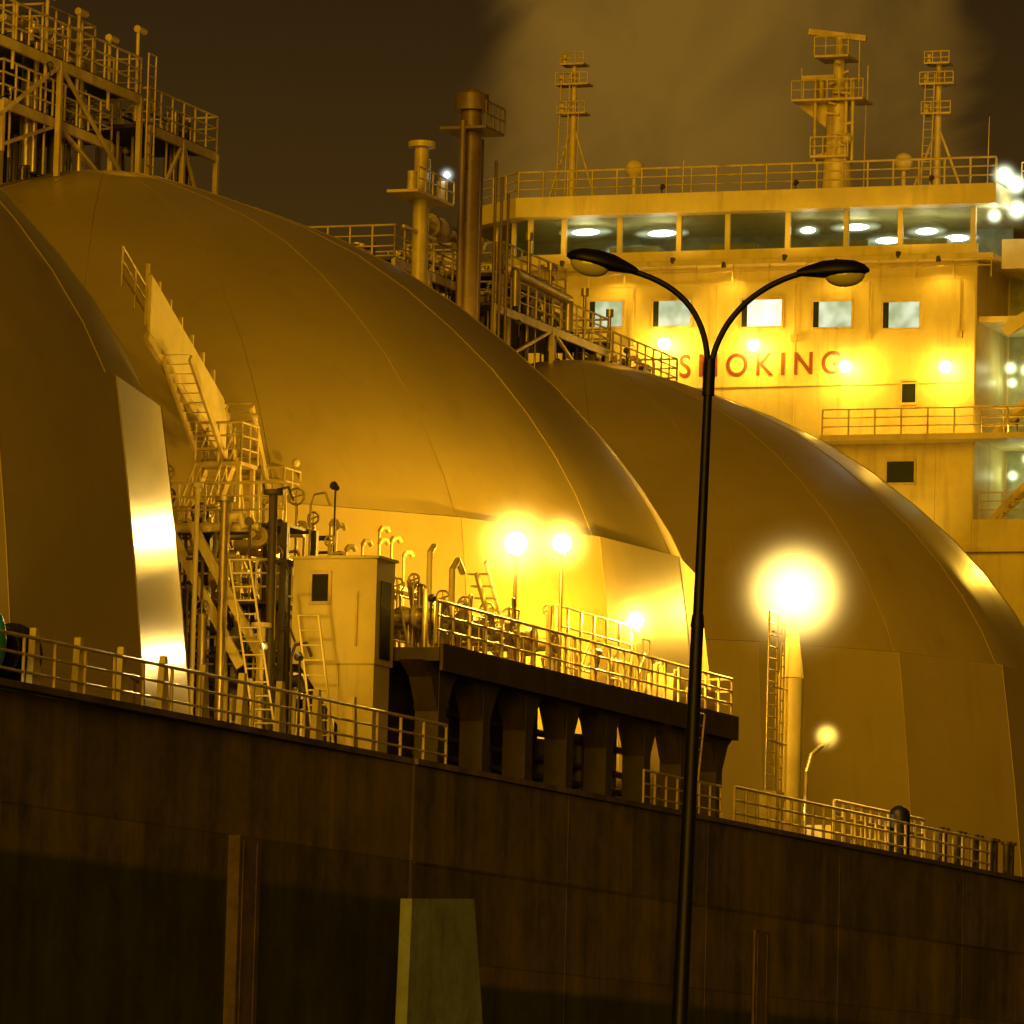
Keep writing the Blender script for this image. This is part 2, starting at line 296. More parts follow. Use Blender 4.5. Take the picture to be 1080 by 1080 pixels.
for v in (12.4,15.4,18.4): d.beam(L(-29,v,0),L(-29,v,6.4),.18); d.beam(L(-27,v,0),L(-27,v,6.4),.18)
for v in (12.4,15.4): d.beam(L(-29.1,v,.2),L(-29.1,v+3,2.2),.09); d.beam(L(-29.1,v+3,2.6),L(-29.1,v,4.2),.09)
for i in range(13):
    u=-27.6+i*random.uniform(.7,1.0); h=6.3+random.uniform(-.5,.5); b.cyl(L(u,17.2,3.2),L(u,17.2,h+.5),.04,n=6); b.tube([L(u,17.2,h+.5),L(u+.05,17.25,h+.62),L(u+.14,17.35,h+.62),L(u+.18,17.4,h+.5)],.07,6)
c.box(-28,-16.5,16.9,17.5,5.7,5.8)
b.ladder(L(-31.5,19.2,0),L(-31.5,18.2,5.2),.55,AY); b.ladder(L(-31.2,20.6,0),L(-31.2,20.0,3.8),.55,AY)
b.beam(L(-30,16.2,6.3),L(-30,18.4,2.6),.1,.25); b.beam(L(-30,15.5,6.3),L(-30,17.7,2.6),.1,.25)
for v,w in ((14.2,5.2),(16.8,4.9),(17.9,6.0),(15.5,3.4)): c.cyl(L(-29.6,v,w),L(-29.4,v,w),.26,n=16); c.cyl(L(-30,v,w),L(-28.5,v,w),.1)
b.obj('white_pipes_and_rails',WHITE,e); c.obj('steel_pipes_and_valves',STEEL,e); d.obj('frames',DARK,e)
added_spot(e,L(-35.2,21.4,2.4),L(-28.5,16,4.5),600,80,pole=2.3)
added_spot(e,L(-31.2,18.3,6.2),L(-37,18.9,6.2),2600,120,(1,.64,.16),pole=1.2)  # added spot brightening the forward tank's side facet
added_spot(e,L(-31.4,18.9,3.0),L(-36,19.3,3.0),1500,120,(1,.64,.16),pole=2.9)
added_spot(e,L(-56,22.2,1.2),L(-52,16.5,6.5),700,110,pole=1.1)  # added spot brightening the forward tank's skirt
# ---------------------------------------------------------------- dome access stairway
e=empty('tank_access_stairway'); b=MB(); c=MB()
A1=L(-15.6,11,11.3); A2=L(-21.2,11,14.2)
b.add([A1,A2,A2+Vector((0,0,-1.6)),A1+Vector((0,0,-1.4)),A1+Vector((0,.08,0)),A2+Vector((0,.08,0)),A2+Vector((0,.08,-1.6)),A1+Vector((0,.08,-1.4))],[(0,1,2,3),(7,6,5,4),(0,4,5,1),(1,5,6,2),(2,6,7,3),(3,7,4,0)])
b.obj('side_plate',WHITE,e)
for k in range(7):
    t=k/7; p=A2.lerp(A1,t)+Vector((0,.12,-1.4+t*.2)); c.beam(p,p+Vector((0,0,1.7)),.09)
c.beam(A2+Vector((0,.1,-1.7)),A1+Vector((0,.1,-1.5)),.15,.25); c.rail([A2+Vector((0,.9,-.3)),A1+Vector((0,.9,-.3))],1.1,1,3,.03)
flts=[((-20.2,11,12.0),(-17.4,11,9.4)),((-16.9,11,9.4),(-19.0,11,6.8)),((-19.2,12.5,6.8),(-16.4,12.5,4.6)),((-15.7,11,11.2),(-14.0,11,8.6))]
for a,q in flts:
    a=L(*a);q=L(*q)
    for off in (0,.8):
        o=Vector((0,-off,0)); c.beam(a+o,q+o,.08,.22)
        if a.z<11: c.rail([a+o,q+o],1.05,.9,2,.03)
    for i in range(12):
        p=a.lerp(q,i/11); c.add([p+Vector((-.12,0,.1)),p+Vector((.12,0,.1)),p+Vector((.12,-.8,.1)),p+Vector((-.12,-.8,.1))],[(0,1,2,3)])
for u,w in ((-17.2,9.4),(-19.2,6.8),(-14,8.5),(-16.2,4.6)):
    c.box(u-.6,u+.6,11,12.4,w-.1,w); c.rail([L(u-.6,12.4,w),L(u+.6,12.4,w)],1.1,.6,3,.03); c.rail([L(u-.6,11,w),L(u-.6,12.4,w)],1.1,.6,3,.03)
    c.beam(L(u+.5,12.3,w),L(u+.5,12.3,w-3.5),.12); c.beam(L(u-.5,12.3,w),L(u-.5,12.3,w-6),.12); c.ball(L(u,12.5,w+1.3),.13,8,6); c.beam(L(u+.5,12.3,w-3.3),L(u-.5,12.3,w-.2),.08)
c.obj('flights_and_landings',CREAM,e)
added_spot(e,L(-23.5,17.5,8.0),L(-18,11.2,12),420,50,pole=2)  # added spot brightening the side plate
# ---------------------------------------------------------------- tank-top platforms
def toptower(parts,nm='tank_top_platform'):
    e=empty(nm); b=MB(); d=MB(); s=MB()
    for (u0,u1,v0,v1,wb,w) in parts:
        d.box(u0,u1,v0,v1,w-.12,w)
        for u in (u0,(u0+u1)/2,u1):
            for v in (v0,v1): b.beam(L(u,v,wb),L(u,v,w-.12),.16)
        b.beam(L(u0,v1,wb+.2),L((u0+u1)/2,v1,w-.2),.1); b.beam(L(u1,v1,wb+.2),L((u0+u1)/2,v1,w-.2),.1)
        b.beam(L(u0,v1,w-.2),L(u1,v1,w-.2),.12,.3)
        b.rail([L(u0,v0,w),L(u0,v1,w),L(u1,v1,w),L(u1,v0,w)],1.15,.95,3,.035); b.rail([L(u0,v0,w),L(u1,v0,w)],1.15,.95,3,.035)
        for i in range(int((u1-u0)*3.2)):
            u=random.uniform(u0+.2,u1-.2); v=random.uniform(v0+.2,v1-.2); h=random.uniform(.5,1.8); r=random.choice((.04,.06,.1,.16))
            (b,s,d)[i%3].cyl(L(u,v,wb),L(u,v,w+h*.6),r)
            (d,b,s)[i%3].tube([L(u,v,wb+1),L(u,v,w+h*.4),L(u+random.uniform(-1.6,1.6),v,w+h*.4)],r*.8)
            if i%3==0: s.cyl(L(u,v,w+h*.6),L(u,v,w+h*.6+.1),r*2.5,n=12)
            if i%4==1: b.wheel(L(u,v,w+.7),.22,AX)
    b.obj('steel_frame_and_rails',CREAM,e); d.obj('grating_deck',DARK,e); s.obj('pipes_and_valves',STEEL,e); return e
e=toptower([(-9.5,2.9,-5,-.2,20.2,23.9),(-7,1.2,-4.5,-.4,20.4,22.1),(3.2,8.8,-3,0,19.4,23.0),(-3,1.0,-4.5,-1,23.9,24.6)])
b=MB()
for u,h in ((-6.6,26.6),(-1.8,25.7),(2.8,26.0),(.6,25.3),(-4.2,25.8)): b.cyl(L(u,-.3,23),L(u,-.3,h),.06); b.cyl(L(u-.1,-.3,h),L(u+.5,-.3,h),.12)
b.ladder(L(3.1,.1,20.5),L(3.1,.1,25.2),.6); b.obj('vents_and_ladder',CREAM,e)
added_spot(e,L(-11,3,22.2),L(-3,-1,23.2),200,90); added_spot(e,L(-3.5,2.2,20.9),L(4,-1,22.6),120,90)
e=toptower([(29,36,-5,-1.5,17.5,22.6),(36,49,-5,-.2,19.3,21.9),(38,45,-4.5,-.6,21.9,23.3),(49,57,-3,0,17.5,21.4)])
added_spot(e,L(30,3,20.2),L(37,-2,22.5),300,90); added_spot(e,L(42,3,20.8),L(50,-1,22),200,90)
b=MB(); b.tube([L(30,-.8,23.9),L(36,-.8,24.1)],.28,10)
for u in (30.6,31.6,34,35.2): b.cyl(L(u,-.8,23.95),L(u+.2,-.8,23.95),.45,n=14)
b.tube([L(38,-.1,22),L(38,-.1,23.3),L(44,-.1,23.1),L(44,-.1,21.9)],.2,8)
for u,h in ((37,24.6),(40.5,25.2),(43,24.4),(47,24.0),(50,23.6)): b.cyl(L(u,-.5,21),L(u,-.5,h),.07); b.cyl(L(u,-.5,h-.3),L(u,-.5,h),.16)
b.obj('large_vapour_pipes',STEEL,e)
def vent(u,w0,w1,r,nm='vent_mast'):
    e=empty(nm); b=MB(); b.cyl(L(u,0,w0),L(u,0,w1),r,r*.92,n=14); b.cyl(L(u,0,w1-.7),L(u,0,w1-.1),r*1.5,n=14); b.cyl(L(u,0,w1-.1),L(u,0,w1+.12),r*1.2,r*.4,n=14); b.cyl(L(u+1,0,w0),L(u+1,0,w1-1.6),r*.35); b.cyl(L(u-.85,0,w0),L(u-.85,0,w1-1.2),r*.3); b.box(u-.9,u+1.1,-.9,.9,w1-1.5,w1-1.4)
    b.rail([L(u-.9,.9,w1-1.4),L(u+1.1,.9,w1-1.4)],.9,.5,2,.03)
    for k in range(5): b.box(u-.9,u+1.05,-.06,.06,w0+1+k*(w1-w0)/6,w0+1.1+k*(w1-w0)/6)
    for k in range(3): b.cyl(L(u+2.2+k*.7,.2,w0),L(u+2.2+k*.7,.2,w1-2.2-k*.5),.06)
    b.obj('vent_risers',paint('brown_weathered_steel',(.2,.13,.05),.4,.3,1.5,.1,rust=.5),e); return e
vent(32.6,17.5,29.2,.42)
e=empty('signal_mast'); b=MB(); b.cyl(L(27.6,0,16),L(27.6,0,26.3),.3,.26,n=12); b.cyl(L(27.6,0,26.3),L(27.6,0,26.5),.5,n=12)
b.box(25.8,29.4,-.6,.6,24.4,24.5); b.rail([L(25.8,.6,24.5),L(29.4,.6,24.5)],.8,.7,2,.03); b.cyl(L(26.2,.2,24.5),L(26.2,.2,25.2),.18); b.cyl(L(29.1,.2,24.5),L(29.1,.2,25.3),.18); b.beam(L(26,0,23.2),L(29.2,0,23.2),.1); b.ladder(L(28.2,0,17),L(28.2,0,26),.5); b.obj('mast_post',CREAM,e)
bulb(e,L(28.9,.5,25.5),.1,8,(.8,.9,1),.45,.7,(.7,.8,.8))
# ---------------------------------------------------------------- floodlight mast + small lamp
e=empty('floodlight_mast'); b=MB()
b.cyl(L(6.4,21,0),L(6.4,21,5.3),.34,.4,n=16); b.cyl(L(6.4,21,5.3),L(6.5,21,6.9),.4,.16,n=16); b.cyl(L(6.5,21,6.9),L(6.55,21,7.7),.14,.12,n=12); b.obj('mast_post',WHITE,e)
b=MB(); b.ladder(L(4.4,21,0),L(4.5,21,7.2),.9); b.ladder(L(5.4,21,0),L(5.5,21,7.0),.3)
for k in range(4): b.beam(L(4.4,21,1.5+k*1.7),L(6.2,21,1.5+k*1.7),.05)
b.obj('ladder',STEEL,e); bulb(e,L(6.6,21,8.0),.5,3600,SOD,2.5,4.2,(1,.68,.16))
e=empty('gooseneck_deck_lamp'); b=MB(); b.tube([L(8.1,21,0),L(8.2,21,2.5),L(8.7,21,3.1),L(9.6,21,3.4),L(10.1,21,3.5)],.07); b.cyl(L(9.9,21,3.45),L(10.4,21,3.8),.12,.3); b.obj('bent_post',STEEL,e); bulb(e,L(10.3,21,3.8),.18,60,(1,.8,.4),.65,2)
b=MB(); b.box(9,12,20.8,21.6,0,.9); b.box(3.2,4.0,21,21.6,0,1.6); b.obj('deck_lockers',WHITE)
# ---------------------------------------------------------------- superstructure
e=empty('ship_bridge_superstructure'); b=MB(); U=70
b.box(U,U+14,-16,8.9,-.1,28.3)
b.box(U+5,U+14,8.9,13,-.1,28.3); b.box(U,U+14,13,17,-.1,28.3); b.box(U+.01,U+5,8.9,13,-.1,17.3)
b.box(U+.3,U+5,8.92,12.98,20.75,20.95); b.box(U+.3,U+5,8.92,12.98,25.7,25.95)
b.box(U-1.4,U-.005,2.5,13,20.55,20.8); b.box(U-.35,U-.004,-16,17,15.9,16.1)
b.box(U-.8,U+12,-14.7,9.8,28.3,28.5)
b.box(U-.1,U+.1,-11.2,8.9,28.5,29.05)
b.add([L(U-.1,-11.2,28.5),L(U+2.2,-14.4,28.5),L(U+2.2,-14.4,29.05),L(U-.1,-11.2,29.05)],[(0,1,2,3)])
b.add([L(U-.9,9.9,30.6),L(U-.9,-11.6,30.6),L(U+1.8,-15,30.6),L(U+12,-15,30.6),L(U+12,9.9,30.6),L(U-.9,9.9,31.45),L(U-.9,-11.6,31.45),L(U+1.8,-15,31.45),L(U+12,-15,31.45),L(U+12,9.9,31.45)],[(0,1,2,3,4),(9,8,7,6,5)]+[(i,(i+1)%5,5+(i+1)%5,5+i) for i in range(5)])
for v in (-11.2,-9.65,-7.1,-4.4,-2.2,.5,3.1,5.5,8.7): b.box(U-.1,U+.08,v-.11,v+.11,29.05,30.6)
for v,u in ((-12.2,U+.65),(-13.3,U+1.45),(-14.4,U+2.2)): b.box(u-.08,u+.08,v-.1,v+.1,29.05,30.6)
for v0,v1 in ((-20.3,-14.71),(9.81,22.5)):
    b.box(U+.5,U+.62,v0,v1,28.0,29.25); b.box(U+.62,U+4,v0,v1,28.0,28.2); b.box(U+3.9,U+4,v0,v1,28.2,29.2)
b.add([L(U+.6,17,24),L(U+.6,22.4,28),L(U+.6,17,28),L(U+4,17,24),L(U+4,22.4,28),L(U+4,17,28)],[(0,1,2),(3,5,4),(0,3,4,1),(1,4,5,2),(2,5,3,0)])
b.add([L(U+.6,-16.01,24),L(U+.6,-20.2,28),L(U+.6,-16.01,28),L(U+4,-16.01,24),L(U+4,-20.2,28),L(U+4,-16.01,28)],[(0,1,2),(3,5,4),(0,3,4,1),(1,4,5,2),(2,5,3,0)])
b.box(U-.04,U-.003,-16,8.9,27.55,27.62); b.box(U-.05,U-.003,-16,8.9,23.1,23.16); b.box(U-.06,U-.003,8.5,8.85,16.2,28.2)
for v in (-10,-3,0.9,7.2): b.box(U-.03,U-.002,v-.015,v+.015,16.2,27.5)
b.beam(L(U-.2,10.2,25.2),L(U-.2,14,27.6),.35,.5)
b.obj('walls_and_decks',WHITE,e)
b=MB(); b.rail([L(U-.6,-11.6,31.46),L(U-.6,9.8,31.46)],1.15,1.15,3,.04); b.rail([L(U-.6,-11.6,31.46),L(U+2,-14.9,31.46)],1.15,1.15,3,.035); b.rail([L(U+11,-14.9,31.46),L(U+11,9.8,31.46)],1.15,1.15,3,.03)
b.rail([L(U+.56,-20.2,29.2),L(U+.56,-14.8,29.2)],.3,1,1,.03); b.rail([L(U-1.3,2.6,20.8),L(U-1.3,13,20.8)],1.1,1.1,3,.035)
b.rail([L(U-.7,-11.5,27.5),L(U-.7,9.7,27.5)],1.0,1.6,2,.025)
b.rail([L(U+.6,9,17.4),L(U+.6,13,17.4)],1.1,1,3,.03); b.rail([L(U+.6,9,20.95),L(U+.6,13,20.95)],1.1,1,3,.03); b.rail([L(U+1,10.5,31.5),L(U+1,14,31.5)],1.1,1,3,.03)
for w in (17.4,21.0):
    for o in (0,.9): b.beam(L(U+1.5+o,9.2,w),L(U+1.5+o,12.6,w+3.4),.08,.25)
    for i in range(12): b.box(U+1.5,U+2.4,9.2+i*.29,9.4+i*.29,w+.1+i*.29,w+.14+i*.29)
for v in (-6.4,-2.6,.9,4.2,8.2): b.cyl(L(U-.1,v,25.0),L(U-.1,v,27.5),.035); b.box(U-.2,U-.002,v-.12,v+.12,25.0,25.3)
b.obj('rails_and_stairs',CREAM,e)
IN=paint('interior_panels',(.36,.38,.24),.6,.6,.8)
b=MB(); b.box(U+6,U+6.1,-14.3,8.8,28.5,30.6); b.box(U+.1,U+6,-14.3,8.8,28.5,28.52)
for v in (-8,-3.5,1.5,5): b.box(U+1.2,U+2.2,v,v+2.2,28.5,29.5)
for v in (-9,-6,-5,-1,0,3,4.4,7): b.box(U+4,U+4.8,v,v+.5,28.52,29.3+abs(math.sin(v*3))*.6)
b.box(U+4.9,U+5.0-.002,9,12.9,17.3,28.2)
b.obj('bridge_interior',IN,e)
cool=emis('fluorescent_tube',(.9,.97,.8),9)
b=MB()
for v,w,u,l in ((-9.1,30.2,1.2,1.3),(-5.6,30.05,1.2,1.3),(-7.9,29.45,2,.7),(-7.0,29.45,2,.7),(1.0,30.0,1.2,.7),(2.9,30.2,2,1.2),(4.4,29.55,1.8,1.1),(6.3,29.8,1.2,1.0),(7.4,29.6,2,1.1),(5.6,29.3,3,.6)):
    b.ball(L(U+u,v,w),.5,12,8,(.25,l,.3)); g=MB(); g.ball((0,0,0),1,32,20); o=g.obj('painted_glare_halo',glare_mat('painted_tube_glare',(.7,.8,.6),.9),e); o.location=L(U+u,v,w); o.scale=(.5,l*1.05,.45)  # emissive shells paint glare around each tube
b.obj('fluorescent_ceiling_lamps',cool,e)
gm,nt,bs=newmat('bridge_window_glass'); bs.inputs['Base Color'].default_value=(.1,.11,.05,1); bs.inputs['Roughness'].default_value=.2
tr=nt.nodes.new('ShaderNodeBsdfTransparent'); tr.inputs[0].default_value=(.85,.88,.7,1); ms=nt.nodes.new('ShaderNodeMixShader'); ms.inputs[0].default_value=.3; nt.links.new(tr.outputs[0],ms.inputs[1]); nt.links.new(bs.outputs[0],ms.inputs[2]); nt.links.new(ms.outputs[0],nt.nodes['Material Output'].inputs[0])
b=MB(); b.add([L(U,-11.2,29.05),L(U,8.7,29.05),L(U,8.7,30.6),L(U,-11.2,30.6)],[(0,1,2,3)]); b.add([L(U+.02,-11.22,29.05),L(U+2.2,-14.4,29.05),L(U+2.2,-14.4,30.6),L(U+.02,-11.22,30.6)],[(0,1,2,3)]); b.obj('bridge_window_glass',gm,e)
def litm(nm,c0,c1,s):
    lit,nt,bs=newmat(nm); tc=nt.nodes.new('ShaderNodeTexCoord'); n=nt.nodes.new('ShaderNodeTexNoise'); n.inputs['Scale'].default_value=.8; nt.links.new(tc.outputs['Object'],n.inputs[0]); r=nt.nodes.new('ShaderNodeValToRGB'); r.color_ramp.elements[0].position=.4; r.color_ramp.elements[1].position=.6; r.color_ramp.elements[0].color=(*c0,1); r.color_ramp.elements[1].color=(*c1,1); nt.links.new(n.outputs[0],r.inputs[0]); nt.links.new(r.outputs[0],bs.inputs['Emission Color']); bs.inputs['Emission Strength'].default_value=s; bs.inputs['Roughness'].default_value=.1; bs.inputs['Base Color'].default_value=(.1,.1,.08,1); return lit
lit=litm('curtained_lit_window',(.35,.45,.24),(.75,.85,.6),.95); lit2=litm('bright_lit_window',(.8,.95,.6),(1,1,.8),1.2)
b=MB(); b3=MB(); fr=MB(); dk=MB()
for v0,v1,w0,w1,k in ((-8.4,-6.9,25.85,26.95,1),(-5.5,-3.8,25.8,26.9,1),(-1.5,.3,25.7,26.85,2),(1.7,3.4,25.6,26.7,1),(4.8,6.4,25.5,26.6,1),(5.7,6.3,22.3,23.2,0),(5.1,6.3,18.9,19.8,0),(-12,-10.6,25.85,26.95,0),(-12,-10.6,22,23,0),(0,1.2,18.9,19.8,0)):
    (dk,b,b3)[k].box(U-.03,U-.01,v0,v1,w0,w1)
    if k: dk.box(U-.035,U-.03,v0,v0+.25,w0,w1)
    for a in ((v0-.09,v1+.09,w0-.09,w0),(v0-.09,v1+.09,w1,w1+.09),(v0-.09,v0,w0,w1),(v1,v1+.09,w0,w1)): fr.box(U-.07,U-.008,*a)
b.obj('lit_cabin_windows',lit,e); b3.obj('bright_cabin_window',lit2,e); dk.obj('dark_cabin_windows',paint('dark_glass',(.03,.04,.03),.1,.1),e); fr.obj('window_frames',CREAM,e)
def text(s,v,w,width,hgt):
    c=bpy.data.curves.new('lettering','FONT'); c.body=s; c.size=1.35; c.space_character=1.45; c.extrude=.01; c.offset=.015; c.materials.append(RED)
    o=bpy.data.objects.new('lettering_'+s.lower(),c); scene.collection.objects.link(o); bpy.context.view_layer.update(); d=o.dimensions
    o.parent=e; o.matrix_parent_inverse=Matrix(); o.matrix_local=Matrix.Translation(L(U-.02,v,w))@Matrix(((0,0,-1,0),(-1,0,0,0),(0,1,0,0),(0,0,0,1)))@Matrix.Diagonal((width/d.x,hgt/d.y,1,1))
text('SMOKING',-4.3,23.6,7.2,1.0); text('NO',-8.0,23.6,2.0,1.0)
for v,w in ((-4.7,24.95),(-.7,24.8),(3.4,23.8),(7.8,23.7)):
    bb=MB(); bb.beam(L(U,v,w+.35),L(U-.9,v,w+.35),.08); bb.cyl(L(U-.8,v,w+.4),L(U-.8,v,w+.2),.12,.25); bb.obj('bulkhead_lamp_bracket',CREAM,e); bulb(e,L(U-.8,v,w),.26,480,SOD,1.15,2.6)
for v in (-12,-7,-2,3,7.5): added_spot(e,L(U-1.1,v,28.15),L(U-.1,v,24),130,140,pole=0)
for v in (-9,-4,1,6): added_spot(e,L(U-2.0,v,28.4),L(U-.8,v,31.2),170,130,pole=0)
for v in (-5,1,7): added_spot(e,L(U-.6,v,31.8),L(U+4,v,35.5),110,90,pole=.3)
added_spot(e,L(U-2.5,6,15.5),L(U,6,20),300,120); added_spot(e,L(U-3,15,19),L(50,14,10),4600,70); added_spot(e,L(U-1.2,11,21.2),L(U,7,17),260,140,pole=.4)  # added spots; the strong one, out of view, brightens the aft tank
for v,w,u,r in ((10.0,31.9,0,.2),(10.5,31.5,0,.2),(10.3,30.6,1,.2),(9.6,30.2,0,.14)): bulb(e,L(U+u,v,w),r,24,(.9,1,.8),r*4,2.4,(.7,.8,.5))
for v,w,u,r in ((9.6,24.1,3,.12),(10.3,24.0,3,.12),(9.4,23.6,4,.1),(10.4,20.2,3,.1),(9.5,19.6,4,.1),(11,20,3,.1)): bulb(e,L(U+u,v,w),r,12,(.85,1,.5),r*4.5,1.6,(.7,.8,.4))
# masts on monkey island
def smast(v,u,top,nm='signal_mast'):
    e=empty(nm); b=MB(); b.cyl(L(u,v,31.4),L(u,v,top),.2,.12,n=10); b.ladder(L(u-.3,v-.45,31.5),L(u-.3,v-.3,top-.5),.4,AY)
    for k,w in enumerate((top-.1,top-1.0,top-2.3)):
        x=(.55,.75,.65)[k]; b.box(u-.4,u+.4,v-x,v+x,w,w+.08); b.rail([L(u-.4,v-x,w),L(u-.4,v+x,w)],.55,.4,2,.025); b.cyl(L(u-.2,v-x*.7,w),L(u-.2,v-x*.7,w+.45),.12)
    b.cyl(L(u,v-1.3,31.5),L(u,v-.1,top-3),.06); b.cyl(L(u,v+1.3,31.5),L(u,v+.1,top-3),.06); b.obj('mast',CREAM,e)
smast(-10.8,U+4,38.2); smast(5.9,U+4,37.6)
e=empty('radar_mast'); b=MB(); u=U+4; v=1.4
b.cyl(L(u,v,31.4),L(u,v,35.9),.75,.5,n=8); b.cyl(L(u,v,35.9),L(u,v,38.2),.4,.25,n=8)
for w,x in ((33.5,1.0),(36.0,1.9),(37.9,.9)):
    b.box(u-.8,u+.8,v-x,v+x*.7,w,w+.1); b.rail([L(u-.8,v-x,w+.1),L(u-.8,v+x*.7,w+.1)],.8,.5,2,.03)
b.add([L(u,v-1.9,36.0),L(u,v-.4,36.0),L(u,v-.5,34.9),L(u+.2,v-1.9,36.0),L(u+.2,v-.4,36.0),L(u+.2,v-.5,34.9)],[(0,1,2),(3,5,4),(0,3,4,1),(1,4,5,2),(2,5,3,0)])
b.cyl(L(u,v,38.2),L(u,v,38.9),.2); b.beam(L(u,v-1.4,39.2),L(u,v+1.2,38.8),.2,.26); b.cyl(L(u,v-.8,36.1),L(u,v-.8,37),.16); b.beam(L(u-.3,v-1.6,37.1),L(u-.3,v-.1,37.1),.14,.2)
for vv,h in ((-1.7,37.6),(.9,38.9),(1.3,37.6)): b.cyl(L(u,v+vv,36),L(u,v+vv,h),.035)
for vv in (-.9,.5,.8): b.cyl(L(u-.5,v+vv,33.3),L(u-.5,v+vv,37),.08)
for k in range(10): b.beam(L(u-.55,v+random.uniform(-.9,.9),33.6+k*.45),L(u-.55,v+random.uniform(-.9,.9),33.7+k*.45),.1)
b.ball(L(u-.6,v+.6,34.3),.25,10,8); b.obj('mast_and_scanners',CREAM,e)
def dome(v,w,r):
    e=empty('satellite_dome'); b=MB(); b.cyl(L(U+4,v,31.4),L(U+4,v,w-r*.6),.1); b.ball(L(U+4,v,w),r,16,10); b.cyl(L(U+4,v,w-r*.9),L(U+4,v,w-r*.3),r*.6,r*.95,n=16); b.obj('radome',WHITE,e)
dome(-7.9,33.4,.42); dome(4.4,33.3,.42)
b=MB()
for v,h in ((-9.9,36),(-5,33.4),(3.2,35.5),(8.7,34.8)): b.cyl(L(U+2,v,31.4),L(U+2,v+.05,h),.03,.015)
b.obj('whip_antennas',CREAM)
# ---------------------------------------------------------------- fenders on berth
e=empty('mooring_dolphin_fender'); b=MB()
b.add([L(-35.3,24.6,-3.5),L(-31.0,24.6,-3.3),L(-29.7,24.6,-8.0),L(-35.5,24.6,-8.0),L(-35.3,24.3,-3.5),L(-31.0,24.3,-3.3),L(-29.7,24.3,-8),L(-35.5,24.3,-8)],[(0,1,2,3),(7,6,5,4),(0,4,5,1),(1,5,6,2),(2,6,7,3),(3,7,4,0)]); b.obj('fender_panel',CONC,e)
b=MB(); b.box(-34.5,-29.8,24.6,28,-9.5,-8.01); b.cyl(L(-33,26,-16),L(-33,26,-9),.6,n=14); b.cyl(L(-31,26,-16),L(-31,26,-9),.6,n=14); b.obj('pile_cap',CONC,e)
RB=paint('rusty_fender_steel',(.16,.11,.035),.75,.5,1.2,.3)
for u0,u1,wt in ((-42.8,-41.5,-2.4),(-3.5,-2.1,-2.9)):
    b=MB(); b.box(u0,u1,22.8,23.18,-14,wt); b.box(u0+.2,u0+.28,23.181,23.2,-14,wt-.1); b.box(u1-.28,u1-.2,23.181,23.2,-14,wt-.1); b.obj('vertical_fender',RB)
# ---------------------------------------------------------------- quay, water
b=MB(); b.box(-3000,3000,28,4000,-11.6,-11.1); b.obj('quay_ground',paint('quay_asphalt',(.06,.055,.05),.9,.3,.4,.2))
wm=paint('harbour_water',(.01,.015,.015),.12,.2,.3,.5); b=MB(); b.add([L(-6000,-6000,-14.1),L(6000,-6000,-14.1),L(6000,6000,-14.1),L(-6000,6000,-14.1)],[(0,1,2,3)]); b.obj('harbour_water',wm)
# ---------------------------------------------------------------- street lamp (foreground)
LM=Matrix.Translation((2.09,71,0)); e=empty('street_lamp',LM); b=MB()
def P(x,z): return Vector((x-2.09,0,z))
b.cyl(P(2.09,0),P(2.11,1.2),.15,.14,n=20); b.cyl(P(2.09,-.02),P(2.09,.06),.25,n=20)
b.cyl(P(2.11,1.2),P(2.26,8.0),.105,.075,n=20); b.cyl(P(2.26,8.0),P(2.33,11.15),.062,.052,n=20); b.cyl(P(2.258,7.95),P(2.262,8.1),.085,.07,n=20); b.cyl(P(2.325,10.75),P(2.335,11.2),.075,.07,n=16)
def bez(p0,p1,p2,p3,n=16):
    return [(1-(i/n))**3*p0+3*(1-i/n)**2*(i/n)*p1+3*(1-i/n)*(i/n)**2*p2+(i/n)**3*p3 for i in range(n+1)]
lt=bez(P(2.31,11.0),P(2.33,11.7),P(2.0,12.08),P(1.38,12.24)); rt=bez(P(2.34,11.0),P(2.38,11.65),P(2.85,12.1),P(3.42,12.27))
b.tube(lt,.036,12); b.tube(rt,.036,12); b.obj('post_and_arms',BLACK,e)
gb,nt,bs=newmat('prismatic_lamp_bowl'); bs.inputs['Base Color'].default_value=(.6,.56,.4,1); bs.inputs['Roughness'].default_value=.2; bs.inputs['Coat Weight'].default_value=.5
def head(p,ang,sgn):
    h=MB(); n=16; secs=[(-.02,.045,.045),(.06,.07,.08),(.2,.1,.12),(.3,.14,.15),(.5,.17,.16),(.68,.16,.14),(.8,.11,.09),(.86,.03,.03)]
    vs=[];fs=[]
    for x,wy,hz in secs:
        for i in range(n):
            a=2*math.pi*i/n; z=math.sin(a); zz=z*hz if z>0 else z*hz*.4
            vs.append(Vector((x,wy*math.cos(a),zz)))
    for j in range(len(secs)-1):
        for i in range(n): fs.append((j*n+i,j*n+(i+1)%n,(j+1)*n+(i+1)%n,(j+1)*n+i))
    h.add(vs,fs,True)
    M=Matrix.Translation(p)@(Matrix.Rotation(math.pi,4,'Z') if sgn<0 else Matrix())@Matrix.Rotation(-ang,4,'Y')
    o=h.obj('lamp_head_shell',BLACK,e); o.matrix_local=M
    g=MB(); g.ball((.56,0,-.04),.11,16,10,(2.2,1.25,1.3)); o=g.obj('lamp_bowl',gb,e); o.matrix_local=M
head(P(1.42,12.23),math.radians(12),-1); head(P(3.38,12.26),math.radians(4),1)
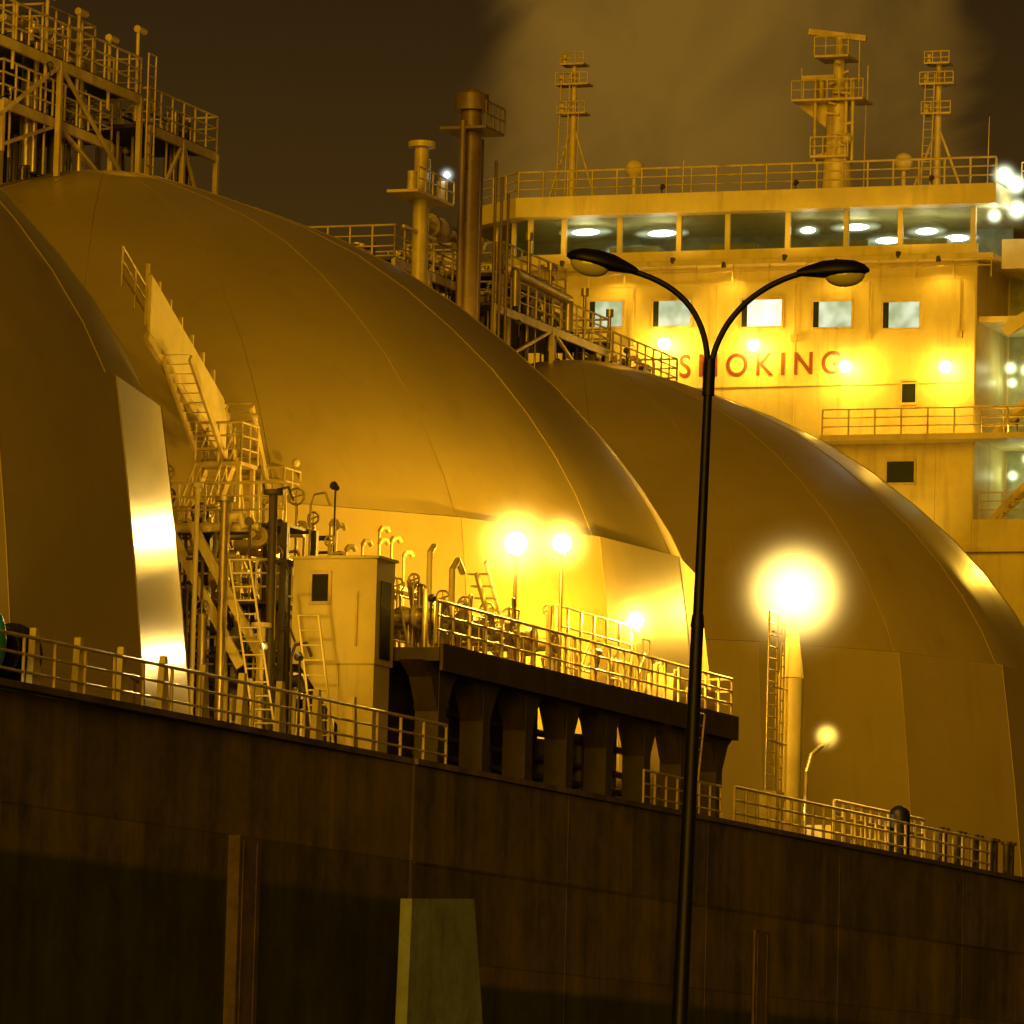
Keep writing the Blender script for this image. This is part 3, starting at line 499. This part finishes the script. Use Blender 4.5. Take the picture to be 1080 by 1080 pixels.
# ---------------------------------------------------------------- world + ambient dock lighting
w=bpy.data.worlds.new('World'); scene.world=w; w.use_nodes=True; nt=w.node_tree; bg=nt.nodes['Background']
tc=nt.nodes.new('ShaderNodeTexCoord'); sky=nt.nodes.new('ShaderNodeTexSky'); sky.sky_type='NISHITA'; sky.sun_disc=False; sky.sun_elevation=math.radians(-8)
sp=nt.nodes.new('ShaderNodeSeparateXYZ'); nt.links.new(tc.outputs['Generated'],sp.inputs[0])
n1=nt.nodes.new('ShaderNodeTexNoise'); n1.inputs['Scale'].default_value=26; n1.inputs['Detail'].default_value=6; n1.inputs['Roughness'].default_value=.5; n1.inputs['Distortion'].default_value=.8; nt.links.new(tc.outputs['Generated'],n1.inputs[0])
ad=nt.nodes.new('ShaderNodeMath'); ad.operation='MULTIPLY_ADD'; nt.links.new(n1.outputs[0],ad.inputs[0]); ad.inputs[1].default_value=.05; nt.links.new(sp.outputs[0],ad.inputs[2])
a1=nt.nodes.new('ShaderNodeMapRange'); a1.interpolation_type='SMOOTHSTEP'; a1.inputs['From Min'].default_value=.018; a1.inputs['From Max'].default_value=.034; nt.links.new(ad.outputs[0],a1.inputs[0])
a2=nt.nodes.new('ShaderNodeMapRange'); a2.interpolation_type='SMOOTHSTEP'; a2.inputs['From Min'].default_value=.102; a2.inputs['From Max'].default_value=.09; nt.links.new(ad.outputs[0],a2.inputs[0])
mm=nt.nodes.new('ShaderNodeMath'); mm.operation='MULTIPLY'; nt.links.new(a1.outputs[0],mm.inputs[0]); nt.links.new(a2.outputs[0],mm.inputs[1])
cr=nt.nodes.new('ShaderNodeMapRange'); cr.inputs['From Min'].default_value=.3; cr.inputs['From Max'].default_value=.72; cr.inputs['To Min'].default_value=.2; cr.inputs['To Max'].default_value=1.1; nt.links.new(n1.outputs[0],cr.inputs[0])
m3=nt.nodes.new('ShaderNodeMath'); m3.operation='MULTIPLY'; nt.links.new(mm.outputs[0],m3.inputs[0]); nt.links.new(cr.outputs[0],m3.inputs[1])
base=nt.nodes.new('ShaderNodeValToRGB'); el=base.color_ramp.elements; el[0].position=0; el[0].color=(.15,.07,.006,1); el[1].position=.19; el[1].color=(.036,.018,.0045,1); nt.links.new(sp.outputs[2],base.inputs[0])
mx=nt.nodes.new('ShaderNodeMix'); mx.data_type='RGBA'; nt.links.new(m3.outputs[0],mx.inputs[0]); nt.links.new(base.outputs[0],mx.inputs[6]); mx.inputs[7].default_value=(.22,.11,.014,1)
ns=nt.nodes.new('ShaderNodeVectorMath'); ns.operation='SCALE'; ns.inputs['Scale'].default_value=.0003; nt.links.new(sky.outputs[0],ns.inputs[0])
aa=nt.nodes.new('ShaderNodeVectorMath'); aa.operation='ADD'; nt.links.new(mx.outputs[2],aa.inputs[0]); nt.links.new(ns.outputs[0],aa.inputs[1]); nt.links.new(aa.outputs[0],bg.inputs[0]); bg.inputs[1].default_value=.85
l=bpy.data.lights.new('dock_floodlighting','SUN'); l.energy=2.0; l.angle=math.radians(40); l.color=(1,.5,.01); lo=bpy.data.objects.new('dock_floodlighting',l); scene.collection.objects.link(lo)
lo.rotation_euler=Vector((.19,.95,-.12)).to_track_quat('-Z','Y').to_euler()
